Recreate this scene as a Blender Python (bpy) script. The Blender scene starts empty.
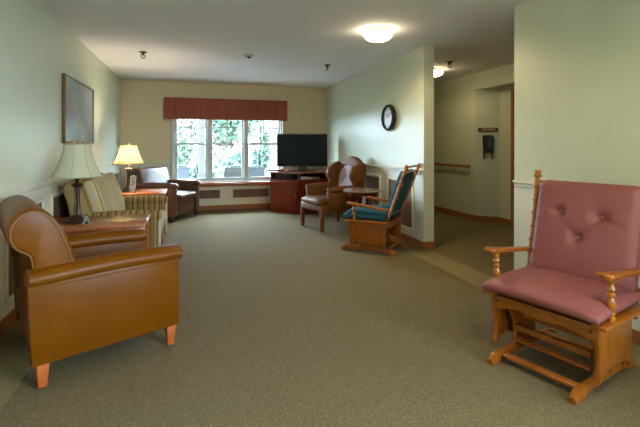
import bpy, bmesh, math, random
from mathutils import Vector, Matrix
random.seed(7)
R = math.radians
S = bpy.context.scene
COL = S.collection

# ------------------------------------------------------------------ camera
cam_d = bpy.data.cameras.new('camera')
cam = bpy.data.objects.new('camera', cam_d); COL.objects.link(cam)
cam.location = (0, 0, 1.25)
cam.rotation_euler = (R(90), 0, R(-16.93))
cam_d.sensor_width = 36.0
cam_d.lens = 36.0 * 427 / 640
cam_d.shift_y = -(213.5 - 145.0) / 640
cam_d.clip_start = 0.05
S.camera = cam

# ------------------------------------------------------------------ world, daylight, exposure
S.view_settings.view_transform = 'Standard'
S.view_settings.look = 'None'
S.view_settings.gamma = 1
S.view_settings.use_curve_mapping = False
S.view_settings.exposure = 2.45
w = bpy.data.worlds.new('sky'); S.world = w; w.use_nodes = True
bg = w.node_tree.nodes['Background']
bg.inputs[0].default_value = (0.67, 0.83, 1.0, 1)
bg.inputs[1].default_value = 11.5
S.cycles.max_bounces = 8
S.cycles.diffuse_bounces = 6
S.cycles.transparent_max_bounces = 12
S.cycles.caustics_reflective = False
S.cycles.caustics_refractive = False
S.cycles.sample_clamp_indirect = 3.0

def portal(name, loc, rot, sx, sy):
    l = bpy.data.lights.new(name, 'AREA'); l.shape = 'RECTANGLE'; l.size = sx; l.size_y = sy
    l.cycles.is_portal = True
    o = bpy.data.objects.new(name, l); COL.objects.link(o); o.location = loc; o.rotation_euler = rot
portal('window_portal', (0.74, 8.62, 1.26), (R(-90), 0, 0), 2.1, 1.42)
portal('fill_window_portal', (2.86, -1.50, 1.64), (0, R(90), 0), 1.4, 2.8)  # daylight portal of the added, unseen side window
LAMP_BOWL = 4.0
LAMP_SPOT = 11.5       # downward light of each ceiling lamp, watts        # radiance of the frosted ceiling bowls
LAMP_WARM = (1.0, 0.77, 0.40)

# ------------------------------------------------------------------ materials
MATS = {}
def mat(name, col, rough=0.6, metal=0.0, bump=0.0, bscale=60.0, var=0.0, vscale=6.0, spec=0.5, coat=0.0,
        emit=None, emit_s=0.0, stretch=None, col2=None, sheen=0.0):
    if name in MATS: return MATS[name]
    m = bpy.data.materials.new(name); m.use_nodes = True; MATS[name] = m
    nt = m.node_tree; N = nt.nodes; Lk = nt.links; p = N['Principled BSDF']
    p.inputs['Base Color'].default_value = (*col, 1)
    p.inputs['Roughness'].default_value = rough
    p.inputs['Metallic'].default_value = metal
    p.inputs['Specular IOR Level'].default_value = spec
    p.inputs['Coat Weight'].default_value = coat
    p.inputs['Sheen Weight'].default_value = sheen
    if emit:
        p.inputs['Emission Color'].default_value = (*emit, 1); p.inputs['Emission Strength'].default_value = emit_s
    tc = N.new('ShaderNodeTexCoord'); src = tc.outputs['Object']
    if stretch:
        mp = N.new('ShaderNodeMapping'); mp.inputs['Scale'].default_value = stretch
        Lk.new(src, mp.inputs[0]); src = mp.outputs[0]
    if var > 0 or col2:
        n = N.new('ShaderNodeTexNoise'); n.inputs['Scale'].default_value = vscale; n.inputs['Detail'].default_value = 5
        Lk.new(src, n.inputs['Vector'])
        r = N.new('ShaderNodeValToRGB'); r.color_ramp.elements[0].position = 0.3; r.color_ramp.elements[1].position = 0.7
        a = tuple(c * (1 - var) for c in col); b = col2 or tuple(min(1, c * (1 + var)) for c in col)
        r.color_ramp.elements[0].color = (*a, 1); r.color_ramp.elements[1].color = (*b, 1)
        Lk.new(n.outputs['Fac'], r.inputs[0]); Lk.new(r.outputs[0], p.inputs['Base Color'])
    if bump > 0:
        n2 = N.new('ShaderNodeTexNoise'); n2.inputs['Scale'].default_value = bscale; n2.inputs['Detail'].default_value = 3
        Lk.new(src, n2.inputs['Vector'])
        b = N.new('ShaderNodeBump'); b.inputs['Strength'].default_value = bump; b.inputs['Distance'].default_value = 0.01
        Lk.new(n2.outputs['Fac'], b.inputs['Height']); Lk.new(b.outputs[0], p.inputs['Normal'])
    return m

M_wall = mat('wall_paint', (0.60, 0.63, 0.50), 0.40, bump=0.02, bscale=300, var=0.02, vscale=3, spec=0.5)
M_wall_back = mat('wall_paint_tan', (0.70, 0.58, 0.39), 0.6, bump=0.04, bscale=300, spec=0.3)
M_ceil = mat('ceiling_paint', (0.82, 0.82, 0.88), 0.8, bump=0.05, bscale=200, spec=0.2)
M_wains = mat('wainscot_paint', (0.72, 0.71, 0.60), 0.4, spec=0.5)
M_panel = mat('wainscot_wallcovering', (0.16, 0.10, 0.075), 0.7, var=0.15, vscale=40)
M_oak = mat('oak_trim', (0.33, 0.115, 0.025), 0.4, var=0.25, vscale=10, stretch=(6, 1, 6), spec=0.5)
M_border = mat('border_carpet', (0.235, 0.19, 0.095), 0.9, var=0.08, vscale=30, bump=0.15, bscale=300, spec=0.1)
M_oakchair = mat('glider_oak', (0.42, 0.145, 0.014), 0.28, var=0.28, vscale=9, stretch=(1, 1, 7), spec=0.5, coat=0.35)
M_oakchair2 = mat('glider_oak_board', (0.32, 0.094, 0.008), 0.3, var=0.28, vscale=9, stretch=(7, 1, 1), spec=0.4, coat=0.15)
M_steel = mat('dark_steel', (0.05, 0.045, 0.04), 0.35, metal=0.8)
M_tan = mat('tan_leather', (0.155, 0.047, 0.0005), 0.38, bump=0.04, bscale=90, var=0.10, vscale=5, spec=0.18, coat=0.0)
M_tanpipe = mat('tan_leather_piping', (0.17, 0.06, 0.004), 0.4)
M_brown = mat('brown_leather', (0.085, 0.032, 0.014), 0.33, bump=0.12, bscale=80, var=0.15, vscale=6, spec=0.5)
M_wing = mat('wing_leather', (0.145, 0.050, 0.010), 0.58, bump=0.04, bscale=80, var=0.15, vscale=6, spec=0.3)
M_legorange = mat('cherry_leg', (0.50, 0.12, 0.025), 0.35, var=0.15, vscale=15)
M_cherry = mat('cherry_wood', (0.36, 0.105, 0.035), 0.22, var=0.22, vscale=7, stretch=(8, 1, 1), coat=0.15)
M_cab = mat('cabinet_cherry', (0.15, 0.024, 0.006), 0.4, var=0.22, vscale=8, stretch=(1, 1, 0.3), spec=0.12)
M_cabtop = mat('cabinet_top_cherry', (0.26, 0.10, 0.045), 0.3, var=0.2, vscale=8, coat=0.2)
M_mauve = mat('mauve_vinyl', (0.285, 0.088, 0.092), 0.48, bump=0.05, bscale=25, var=0.06, vscale=5, spec=0.4)
M_blue = mat('teal_blue_fabric', (0.020, 0.085, 0.135), 0.8, spec=0.2, bump=0.15, bscale=60, var=0.2, vscale=12)
M_black = mat('black_plastic', (0.012, 0.013, 0.016), 0.3)
M_screen = mat('tv_screen', (0.003, 0.006, 0.012), 0.15, spec=0.12)
M_white = mat('white_plastic', (0.75, 0.75, 0.74), 0.4)
M_whiteframe = mat('window_vinyl', (0.50, 0.52, 0.50), 0.4)
M_valance = mat('valance_fabric', (0.31, 0.078, 0.046), 0.85, var=0.06, vscale=10, bump=0.2, bscale=200)
M_bronze = mat('bronze_metal', (0.060, 0.035, 0.022), 0.35, metal=0.6, var=0.3, vscale=30)
M_brass = mat('brass', (0.45, 0.33, 0.18), 0.35, metal=0.9)
M_lav = mat('lavender_cloth', (0.48, 0.43, 0.47), 0.8, bump=0.3, bscale=60)
M_gold = mat('gilt_frame', (0.16, 0.085, 0.025), 0.35, metal=0.3, var=0.25, vscale=30)
M_tabletopgrey = mat('grey_table_top', (0.30, 0.23, 0.17), 0.25, var=0.15, vscale=10, coat=0.3)
M_paper = mat('paper', (0.70, 0.74, 0.74), 0.7)
M_clockface = mat('clock_face', (0.50, 0.52, 0.54), 0.35, coat=0.6)
M_ink = mat('ink', (0.03, 0.03, 0.03), 0.6)
M_frostring = mat('lamp_ring', (0.75, 0.70, 0.62), 0.4)
M_bowl = mat('lit_frosted_glass', (0.9, 0.85, 0.75), 0.4, emit=(1.0, 0.82, 0.50), emit_s=LAMP_BOWL)

def carpet():
    m = bpy.data.materials.new('loop_carpet'); m.use_nodes = True
    nt = m.node_tree; N = nt.nodes; L = nt.links; p = N['Principled BSDF']
    p.inputs['Roughness'].default_value = 0.95; p.inputs['Specular IOR Level'].default_value = 0.12
    tc = N.new('ShaderNodeTexCoord')
    v = N.new('ShaderNodeTexVoronoi'); v.inputs['Scale'].default_value = 150
    L.new(tc.outputs['Object'], v.inputs['Vector'])
    n = N.new('ShaderNodeTexNoise'); n.inputs['Scale'].default_value = 85; n.inputs['Detail'].default_value = 4
    L.new(tc.outputs['Object'], n.inputs['Vector'])
    mx = N.new('ShaderNodeMath'); mx.operation = 'ADD'
    L.new(v.outputs['Distance'], mx.inputs[0]); L.new(n.outputs['Fac'], mx.inputs[1])
    r = N.new('ShaderNodeValToRGB'); e = r.color_ramp.elements
    e[0].position = 0.55; e[0].color = (0.30, 0.248, 0.145, 1)
    e[1].position = 1.15; e[1].color = (0.155, 0.123, 0.068, 1)
    L.new(mx.outputs[0], r.inputs[0]); L.new(r.outputs[0], p.inputs['Base Color'])
    b = N.new('ShaderNodeBump'); b.invert = True; b.inputs['Strength'].default_value = 0.5; b.inputs['Distance'].default_value = 0.006
    L.new(mx.outputs[0], b.inputs['Height']); L.new(b.outputs[0], p.inputs['Normal'])
    return m
M_carpet = carpet()

def stripes(name, axis, freq, stops, rough=0.8, skew=0.0):
    m = bpy.data.materials.new(name); m.use_nodes = True
    nt = m.node_tree; N = nt.nodes; L = nt.links; p = N['Principled BSDF']; p.inputs['Roughness'].default_value = rough
    p.inputs['Specular IOR Level'].default_value = 0.2
    tc = N.new('ShaderNodeTexCoord'); sx = N.new('ShaderNodeSeparateXYZ'); L.new(tc.outputs['Object'], sx.inputs[0])
    mu = N.new('ShaderNodeMath'); mu.operation = 'MULTIPLY'; mu.inputs[1].default_value = freq; L.new(sx.outputs[axis], mu.inputs[0])
    fr = N.new('ShaderNodeMath'); fr.operation = 'FRACT'; L.new(mu.outputs[0], fr.inputs[0])
    r = N.new('ShaderNodeValToRGB'); r.color_ramp.interpolation = 'CONSTANT'
    e = r.color_ramp.elements
    e[0].position = 0; e[0].color = (*stops[0][1], 1); e[1].position = stops[1][0]; e[1].color = (*stops[1][1], 1)
    for pos, c in stops[2:]:
        q = e.new(pos); q.color = (*c, 1)
    L.new(fr.outputs[0], r.inputs[0]); L.new(r.outputs[0], p.inputs['Base Color'])
    return m
TS = [(0, (0.33, 0.225, 0.085)), (0.28, (0.12, 0.075, 0.022)), (0.40, (0.25, 0.165, 0.05)), (0.55, (0.20, 0.085, 0.03)), (0.62, (0.31, 0.22, 0.085)), (0.82, (0.12, 0.085, 0.03))]
PS = [(0, (0.50, 0.42, 0.25)), (0.74, (0.20, 0.14, 0.055)), (0.97, (0.50, 0.42, 0.25))]
M_stripe_x = stripes('tan_stripe_fabric_side', 0, 8, TS)
M_stripe_y = stripes('tan_stripe_fabric_front', 1, 8, TS)
M_pale_y = stripes('pale_stripe_fabric', 1, 19, PS)

def glass_mat():
    m = bpy.data.materials.new('window_glass'); m.use_nodes = True; nt = m.node_tree; N = nt.nodes; L = nt.links
    N.remove(N['Principled BSDF'])
    t = N.new('ShaderNodeBsdfTransparent'); t.inputs[0].default_value = (0.95, 0.98, 0.98, 1)
    g = N.new('ShaderNodeBsdfGlossy'); g.inputs['Roughness'].default_value = 0.02
    mx = N.new('ShaderNodeMixShader'); mx.inputs[0].default_value = 0.06
    L.new(t.outputs[0], mx.inputs[1]); L.new(g.outputs[0], mx.inputs[2]); L.new(mx.outputs[0], N['Material Output'].inputs[0])
    return m
M_glass = glass_mat()

def shade_mat(name, col, trans):
    m = bpy.data.materials.new(name); m.use_nodes = True; nt = m.node_tree; N = nt.nodes; L = nt.links
    N.remove(N['Principled BSDF'])
    d = N.new('ShaderNodeBsdfDiffuse'); d.inputs[0].default_value = (*col, 1)
    t = N.new('ShaderNodeBsdfTranslucent'); t.inputs[0].default_value = (*trans, 1)
    mx = N.new('ShaderNodeMixShader'); mx.inputs[0].default_value = 0.45
    L.new(d.outputs[0], mx.inputs[1]); L.new(t.outputs[0], mx.inputs[2]); L.new(mx.outputs[0], N['Material Output'].inputs[0])
    return m
M_shade = shade_mat('lamp_shade_fabric', (0.80, 0.80, 0.62), (0.80, 0.74, 0.55))
M_seam = mat('shade_seam', (0.50, 0.48, 0.36), 0.8)

def art_mat():  # bluish tones stand in for the reflection on the picture glass
    m = bpy.data.materials.new('print_with_reflection'); m.use_nodes = True; nt = m.node_tree; N = nt.nodes; L = nt.links; p = N['Principled BSDF']
    tc = N.new('ShaderNodeTexCoord'); n = N.new('ShaderNodeTexNoise'); n.inputs['Scale'].default_value = 2.2; n.inputs['Detail'].default_value = 4
    L.new(tc.outputs['Object'], n.inputs['Vector'])
    r = N.new('ShaderNodeValToRGB'); e = r.color_ramp.elements
    e[0].position = .35; e[0].color = (0.28, 0.40, 0.54, 1); e[1].position = .65; e[1].color = (0.46, 0.60, 0.68, 1)
    L.new(n.outputs['Fac'], r.inputs[0]); L.new(r.outputs[0], p.inputs['Base Color'])
    p.inputs['Roughness'].default_value = 0.12; p.inputs['Coat Weight'].default_value = 0.7; p.inputs['Coat Roughness'].default_value = 0.03
    return m
M_art = art_mat()

# ------------------------------------------------------------------ mesh helpers
def spline(pts, n=6, closed=False):
    P = [Vector(p) for p in pts]; out = []; m = len(P)
    rng = range(m if closed else m - 1)
    for i in rng:
        if closed: a, b, c, d = P[(i-1) % m], P[i], P[(i+1) % m], P[(i+2) % m]
        else: a, b, c, d = P[max(i-1, 0)], P[i], P[i+1], P[min(i+2, m-1)]
        for k in range(n):
            t = k / n
            out.append(0.5 * ((2*b) + (c-a)*t + (2*a-5*b+4*c-d)*t*t + (3*b-3*c+d-a)*t**3))
    if not closed: out.append(P[-1])
    return out

class MB:
    def __init__(s): s.bm = bmesh.new()
    def _merge(s, b, M=None):
        if M is not None: b.transform(M)
        bmesh.ops.recalc_face_normals(b, faces=b.faces)
        me = bpy.data.meshes.new('tmp'); b.to_mesh(me); b.free(); s.bm.from_mesh(me); bpy.data.meshes.remove(me)
    def box(s, c, d, bev=0.0, seg=2, M=None, rz=0.0, ry=0.0, rx=0.0, taper=None):
        b = bmesh.new(); bmesh.ops.create_cube(b, size=1)
        for v in b.verts:
            k = 1.0
            if taper and v.co.z < 0: k = taper
            v.co = Vector((v.co.x*d[0]*k, v.co.y*d[1]*k, v.co.z*d[2]))
        if bev > 0: bmesh.ops.bevel(b, geom=b.edges[:], offset=bev, segments=seg, profile=0.5, affect='EDGES')
        T = Matrix.Translation(c) @ Matrix.Rotation(rz, 4, 'Z') @ Matrix.Rotation(ry, 4, 'Y') @ Matrix.Rotation(rx, 4, 'X')
        s._merge(b, (M @ T) if M is not None else T); return s
    def b2(s, lo, hi, bev=0.0, seg=2):
        return s.box([(a+b)/2 for a, b in zip(lo, hi)], [abs(b-a) for a, b in zip(lo, hi)], bev, seg)
    def prism(s, pts, axis, lo, hi, bev=0.0, seg=3, M=None):
        # pts: 2D outline; axis 'y': (x,z); 'x': (y,z); 'z': (x,y)
        f = {'y': lambda p, t: (p[0], t, p[1]), 'x': lambda p, t: (t, p[0], p[1]), 'z': lambda p, t: (p[0], p[1], t)}[axis]
        b = bmesh.new()
        A = [b.verts.new(f(p, lo)) for p in pts]; B = [b.verts.new(f(p, hi)) for p in pts]
        b.faces.new(A); b.faces.new(B[::-1]); n = len(pts)
        for i in range(n): b.faces.new((A[i], A[(i+1) % n], B[(i+1) % n], B[i]))
        bmesh.ops.recalc_face_normals(b, faces=b.faces)
        if bev > 0:
            ed = [e for e in b.edges if (e.verts[0] in A) == (e.verts[1] in A)] if False else \
                 [e for e in b.edges if len(e.link_faces) == 2 and any(len(fc.verts) == n for fc in e.link_faces)]
            bmesh.ops.bevel(b, geom=ed, offset=bev, segments=seg, profile=0.5, affect='EDGES', clamp_overlap=True)
        s._merge(b, M); return s
    def tube(s, pts, r, seg=10, closed=False, M=None):
        P = [Vector(p) for p in pts]; n = len(P); b = bmesh.new(); rings = []
        up = None
        for i in range(n):
            if closed: t = (P[(i+1) % n] - P[i-1]).normalized()
            else: t = (P[min(i+1, n-1)] - P[max(i-1, 0)]).normalized()
            if up is None:
                up = Vector((0, 0, 1)) if abs(t.z) < 0.9 else Vector((1, 0, 0))
            a = (up - t*up.dot(t)).normalized(); up = a; c = t.cross(a)
            rr = r[i] if isinstance(r, (list, tuple)) else r
            rings.append([b.verts.new(P[i] + (a*math.cos(2*math.pi*k/seg) + c*math.sin(2*math.pi*k/seg))*rr) for k in range(seg)])
        for i in range(n if closed else n-1):
            A, B = rings[i], rings[(i+1) % n]
            for k in range(seg): b.faces.new((A[k], A[(k+1) % seg], B[(k+1) % seg], B[k]))
        if not closed: b.faces.new(rings[0][::-1]); b.faces.new(rings[-1])
        s._merge(b, M); return s
    def lathe(s, prof, a=(0, 0, 0), bq=None, seg=20, M=None):
        # prof [(radius, t)] from point a to point bq, t in metres along the axis (or 0..1 of the way if bq given)
        a = Vector(a)
        if bq is None: ax = Vector((0, 0, 1)); ln = 1.0
        else:
            ax = Vector(bq) - a; ln = ax.length; ax.normalize()
        u = (Vector((0, 0, 1)) if abs(ax.z) < .9 else Vector((1, 0, 0))); u = (u - ax*u.dot(ax)).normalized(); c = ax.cross(u)
        b = bmesh.new(); rings = []
        for r, t in prof:
            r = max(r, .0006)
            rings.append([b.verts.new(a + ax*(t*ln) + (u*math.cos(2*math.pi*k/seg) + c*math.sin(2*math.pi*k/seg))*r) for k in range(seg)])
        for A, B in zip(rings, rings[1:]):
            for k in range(seg): b.faces.new((A[k], A[(k+1) % seg], B[(k+1) % seg], B[k]))
        b.faces.new(rings[0][::-1]); b.faces.new(rings[-1])
        s._merge(b, M); return s
    def cushion(s, c, d, r=0.04, crown=0.02, n=10, M=None, fn=None, crown_bottom=None):
        b = bmesh.new(); bmesh.ops.create_cube(b, size=2)
        bmesh.ops.subdivide_edges(b, edges=b.edges[:], cuts=n, use_grid_fill=True)
        h = Vector(d)/2; cb = crown if crown_bottom is None else crown_bottom
        for v in b.verts:
            u = v.co.copy()
            p = Vector((u.x*h.x, u.y*h.y, u.z*h.z))
            q = Vector([max(-(h[i]-r), min(h[i]-r, p[i])) for i in range(3)])
            dd = p - q
            if dd.length > 1e-9: p = q + dd.normalized()*r
            w_ = max(0, 1-u.x*u.x)*max(0, 1-u.y*u.y)
            if u.z > 0.3: p.z += crown*w_
            elif u.z < -0.3: p.z -= cb*w_
            w2 = max(0, 1-u.z*u.z)
            p.x += math.copysign(1, u.x)*crown*0.35*w2*(abs(u.x) > .99); p.y += math.copysign(1, u.y)*crown*0.35*w2*(abs(u.y) > .99)
            if fn: p = fn(u, p)
            v.co = p
        T = Matrix.Translation(c)
        s._merge(b, (M @ T) if M is not None else T); return s
    def build(s, name, m, parent=None, sharp=38):
        for f in s.bm.faces: f.smooth = True
        for e in s.bm.edges:
            if len(e.link_faces) == 2 and e.calc_face_angle(0) > R(sharp): e.smooth = False
        me = bpy.data.meshes.new(name); s.bm.to_mesh(me); s.bm.free()
        me.materials.append(m)
        o = bpy.data.objects.new(name, me); COL.objects.link(o)
        if parent is not None: o.parent = parent
        return o

def tag(o, label=None, cat=None, group=None, kind=None):
    if label: o['label'] = label
    if cat: o['category'] = cat
    if group: o['group'] = group
    if kind: o['kind'] = kind
    return o
def thing(name, label, cat, loc=(0, 0, 0), yaw=0.0, group=None):
    o = bpy.data.objects.new(name, None); COL.objects.link(o); o.empty_display_size = 0.1
    o.location = loc; o.rotation_euler = (0, 0, R(yaw)); return tag(o, label, cat, group)
def dup(root, loc, yaw, label):
    r = root.copy(); COL.objects.link(r); r.location = loc; r.rotation_euler = (0, 0, R(yaw)); r['label'] = label
    for ch in list(root.children):
        c = ch.copy(); COL.objects.link(c); c.parent = r
        for g in ch.children:
            d = g.copy(); COL.objects.link(d); d.parent = c
    return r
def struct(name, mb, m, label=None, parent=None):
    o = mb.build(name, m, parent); o['kind'] = 'structure'
    if label: o['label'] = label
    return o

# ------------------------------------------------------------------ room shell
XL, XR, YB, H, YF = -1.2, 2.68, 8.45, 2.44, -3.0
XH = 4.5
struct('floor', MB().b2((-1.35, YF-.15, -.1), (2.817, 0, 0)).b2((-1.35, 0, -.1), (5.0, 9.75, 0)), M_carpet, 'olive beige loop pile carpet')
struct('ceiling', MB().b2((-1.35, YF-.15, H), (2.817, 0, H+.1)).b2((-1.35, 0, H), (5.0, 9.75, H+.1)), M_ceil, 'off white painted ceiling')
struct('wall_left', MB().b2((XL-.15, YF-.15, 0), (XL, YB, H)), M_wall, 'pale green painted left wall')
RX0, RX1, RZ0, RZ1 = -2.85, -.15, .98, 2.3
WX0, WX1, WZ0, WZ1 = -.30, 1.78, .56, 1.94
mb = MB()
mb.b2((XL-.15, YB, 0), (WX0, YB+.15, H)); mb.b2((WX1, YB, 0), (XR+.14, YB+.15, H))
mb.b2((WX0, YB, 0), (WX1, YB+.15, WZ0)); mb.b2((WX0, YB, WZ1), (WX1, YB+.15, H))
struct('wall_back', mb, M_wall_back, 'tan painted end wall with the triple window')
struct('wall_right', MB().b2((XR, 4.53, 0), (XR+.137, YB, H)), M_wall, 'pale wall beside the hallway opening')
struct('wall_right_near', MB().b2((XR, YF, 0), (XR+.137, RX0, H)).b2((XR, RX1, 0), (XR+.137, 3.04, H)).b2((XR, RX0, 0), (XR+.137, RX1, RZ0)).b2((XR, RX0, RZ1), (XR+.137, RX1, H)), M_wall, 'yellow green wall behind the rocker')
mb = MB().b2((XL-.15, YF-.15, 0), (XR+.137, YF, H))
struct('wall_front', mb, M_wall)
mb = MB()
mb.b2((XH, 6.0, 0), (XH+.15, 9.6, H)); mb.b2((XH, -.0, 0), (XH+.15, 4.55, H))
mb.b2((XH, 4.55, 2.16), (XH+.15, 6.0, H))
mb.prism([(4.5, 6.0), (4.766, 5.734), (4.9, 5.734), (4.9, 6.0)], 'z', 0, 2.16)
mb.b2((4.766, 4.55, 0), (4.9, 5.734, 2.16)); mb.b2((XH+.15, 4.40, 0), (4.9, 4.55, 2.16))
mb.b2((XH+.15, 4.45, 2.161), (4.9, 6.0, 2.22))
struct('wall_hall', mb, M_wall, 'green painted hallway wall with angled alcove')
struct('wall_hall_end', MB().b2((XR+.137, 9.5, 0), (XH, 9.65, H)).b2((XR, YB+.15, 0), (XR+.137, 9.65, H)), M_wall)
struct('wall_hall_near', MB().b2((XR+.137, 0, 0), (XH, .15, H)), M_wall)

# carpet border strips (flat darker inlay)
struct('trim_1', MB().b2((XL, YF, 0), (-.855, YB, .004)), M_border, 'plain olive carpet border along left wall')
struct('trim_2', MB().b2((2.42, YF, 0), (XR, YB, .004)).b2((XR, 3.04, 0), (2.73, 4.53, .004)), M_border, 'plain olive carpet border along right wall')

def board(mb, a, b, n, h, t, z0=0.0):     # board along wall a->b with outward normal n
    a = Vector((a[0], a[1], 0)); b = Vector((b[0], b[1], 0)); n = Vector((n[0], n[1], 0)).normalized()
    d = (b-a); L = d.length; c = (a+b)/2 + n*(t/2)
    mb.box((c.x, c.y, z0+h/2), (L, t, h), min(t, h)*.25, 1, rz=math.atan2(d.y, d.x))
struct('baseboard_left', (lambda m: (board(m, (XL, YF), (XL, YB), (1, 0), .09, .014), m)[1])(MB()), M_oak, 'orange oak baseboard')
m_ = MB(); board(m_, (XL, YB), (1.46, YB), (0, -1), .09, .014); board(m_, (1.46, YB), (XR, YB), (0, -1), .09, .014)
struct('baseboard_back', m_, M_oak, 'orange oak baseboard')
m_ = MB(); board(m_, (XR, 4.53), (XR, YB), (-1, 0), .09, .014); board(m_, (XR-.014, 4.53), (XR+.151, 4.53), (0, -1), .09, .014); board(m_, (XR+.137, 4.53), (XR+.137, 9.5), (1, 0), .09, .014)
struct('baseboard_right', m_, M_oak, 'orange oak baseboard turning round the wall end')
m_ = MB(); board(m_, (XR, YF), (XR, 3.04), (-1, 0), .09, .014)
struct('baseboard_right_near', m_, M_oak, 'orange oak baseboard')
m_ = MB(); board(m_, (XH, 6.0), (XH, 9.5), (-1, 0), .09, .014); board(m_, (4.5, 6.0), (4.766, 5.734), (-1, -1), .09, .014); board(m_, (4.766, 5.734), (4.766, 5.44), (-1, 0), .09, .014)
board(m_, (XH, .15), (XH, 4.55), (-1, 0), .09, .014)
struct('baseboard_hall', m_, M_oak, 'orange oak baseboard of the hallway')

# chair rails and wainscot panels
RZ = .95
def rail(name, pts, n, label):
    mb = MB()
    (x0, y0), (x1, y1) = pts
    board(mb, (x0, y0), (x1, y1), n, .022, .034, RZ-.022)
    board(mb, (x0, y0), (x1, y1), n, .03, .018, RZ-.052)
    board(mb, (x0, y0), (x1, y1), n, .018, .010, RZ-.078)
    struct(name, mb, M_wains, label)
rail('trim_3', ((XL, YF), (XL, YB)), (1, 0), 'chair rail on left wall')
rail('trim_4', ((XL, YB), (-.36, YB)), (0, -1), 'chair rail on end wall left of window')
rail('trim_5', ((XR, 4.53), (XR, YB)), (-1, 0), 'chair rail on clock wall')
rail('trim_6', ((XR, YF), (XR, 3.03)), (-1, 0), 'chair rail behind the rocker')
rail('trim_7', ((1.88, YB), (XR, YB)), (0, -1), 'chair rail on end wall behind television')

def panels(name, fixed, nsign, spans, z0, z1, along='y', label=None, skin=None, pm=M_panel):
    fr = MB(); pn = MB(); sk = MB()
    t = .020; wd = .035
    def P(u0, u1, za, zb, d0, d1):
        if along == 'y': return ((fixed+nsign*d0, u0, za), (fixed+nsign*d1, u1, zb))
        return ((u0, fixed+nsign*d0, za), (u1, fixed+nsign*d1, zb))
    for (u0, u1) in spans:
        pn.b2(*P(u0, u1, z0, z1, 0, .006))
        for q in ((u0-wd, u0, z0-wd, z1+wd), (u1, u1+wd, z0-wd, z1+wd), (u0, u1, z0-wd, z0), (u0, u1, z1, z1+wd)):
            fr.b2(*P(*q, 0, t), bev=.005, seg=1)
    if skin:
        for (u0, u1, za, zb) in skin: sk.b2(*P(u0, u1, za, zb, 0, .004))
        struct(name+'_1', sk, M_wains, 'pale painted wainscot')
    struct(name+'_2', fr, M_wains, 'pale panel mouldings')
    struct(name+'_3', pn, pm, label or 'dark brown wainscot panels')
sk_y = lambda a, b: [(a, b, .09, .88)]
panels('trim_8', XL, 1, [(-2.6+i, -1.88+i) for i in range(0, 11)][:11], .20, .77, 'y', skin=sk_y(YF, YB))
panels('trim_9', XR, -1, [(4.80, 5.47), (5.77, 6.47), (6.77, 7.45), (7.72, 8.32)], .20, .77, 'y', skin=sk_y(4.53, YB))
panels('trim_10', XR, -1, [(2.10, 2.78), (1.10, 1.80), (.1, .8), (-.9, -.2), (-1.9, -1.2)], .20, .77, 'y', skin=sk_y(YF, 3.04))
panels('trim_11', YB, -1, [(-.22, .55), (.80, 1.50)], .225, .385, 'x', skin=[(-.36, 1.80, .09, .46)], label='brown recessed panels under the window')
panels('trim_12', YB, -1, [(-1.1, -.45)], .20, .77, 'x', skin=[(XL, -.36, .09, .88)])

# ------------------------------------------------------------------ the window
def sash_unit(mb, glass, x0, x1, z0, z1, y, s=1, frame=.035):
    zm = (z0+z1)/2 + 0.02
    # lower sash nearer, upper sash behind
    for (za, zb, yy, mull) in ((z0, zm+.02, y, False), (zm-.02, z1, y+s*.035, True)):
        mb.b2((x0, yy, za), (x0+frame, yy+s*.03, zb), .004, 1); mb.b2((x1-frame, yy, za), (x1, yy+s*.03, zb), .004, 1)
        mb.b2((x0+frame, yy, za), (x1-frame, yy+s*.03, za+frame), .004, 1); mb.b2((x0+frame, yy, zb-frame), (x1-frame, yy+s*.03, zb), .004, 1)
        if mull:
            mb.b2(((x0+x1)/2-.010, yy+s*.008, za+frame), ((x0+x1)/2+.010, yy+s*.022, zb-frame))
            mb.b2((x0+frame, yy+s*.008, zb-.34), (x1-frame, yy+s*.022, zb-.32))
        glass.b2((x0+frame, yy+s*.013, za+frame), (x1-frame, yy+s*.017, zb-frame))
for i, (x0, x1) in enumerate(((-.30, .35), (.35, 1.045), (1.045, 1.78))):
    fr = MB(); gl = MB()
    fr.b2((x0, YB+.03, WZ0), (x0+.035, YB+.15, WZ1)); fr.b2((x1-.035, YB+.03, WZ0), (x1, YB+.15, WZ1))
    fr.b2((x0+.035, YB+.03, WZ0), (x1-.035, YB+.15, WZ0+.02)); fr.b2((x0+.035, YB+.03, WZ1-.02), (x1-.035, YB+.15, WZ1))
    sash_unit(fr, gl, x0+.035, x1-.035, WZ0+.02, WZ1-.02, YB+.06)
    wn = struct('window_%d' % (i+1), fr, M_whiteframe, ['left', 'middle', 'right'][i] + ' unit of the triple double hung window')
    g = gl.build('window_glass', M_glass, wn)
m_ = MB()
m_.b2((WX0-.055, YB-.016, .54), (WX0, YB, 2.0), .004, 1); m_.b2((WX1, YB-.016, .54), (WX1+.055, YB, 2.0), .004, 1)
m_.b2((WX0-.055, YB-.016, 1.94), (WX1+.055, YB, 2.0), .004, 1)
m_.b2((.325, YB, WZ0), (.375, YB+.03, WZ1)); m_.b2((1.02, YB, WZ0), (1.07, YB+.03, WZ1))
m_.b2((WX0-.08, YB-.05, .535), (WX1+.08, YB+.06, .56), .006, 1)
struct('trim_13', m_, M_whiteframe, 'window casing, mullions and sill')
struct('trim_14', MB().b2((WX0-.10, YB-.10, .462), (WX1+.02, YB, .535), .01, 2), M_cherry, 'reddish wood ledge below the window sill')
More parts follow.
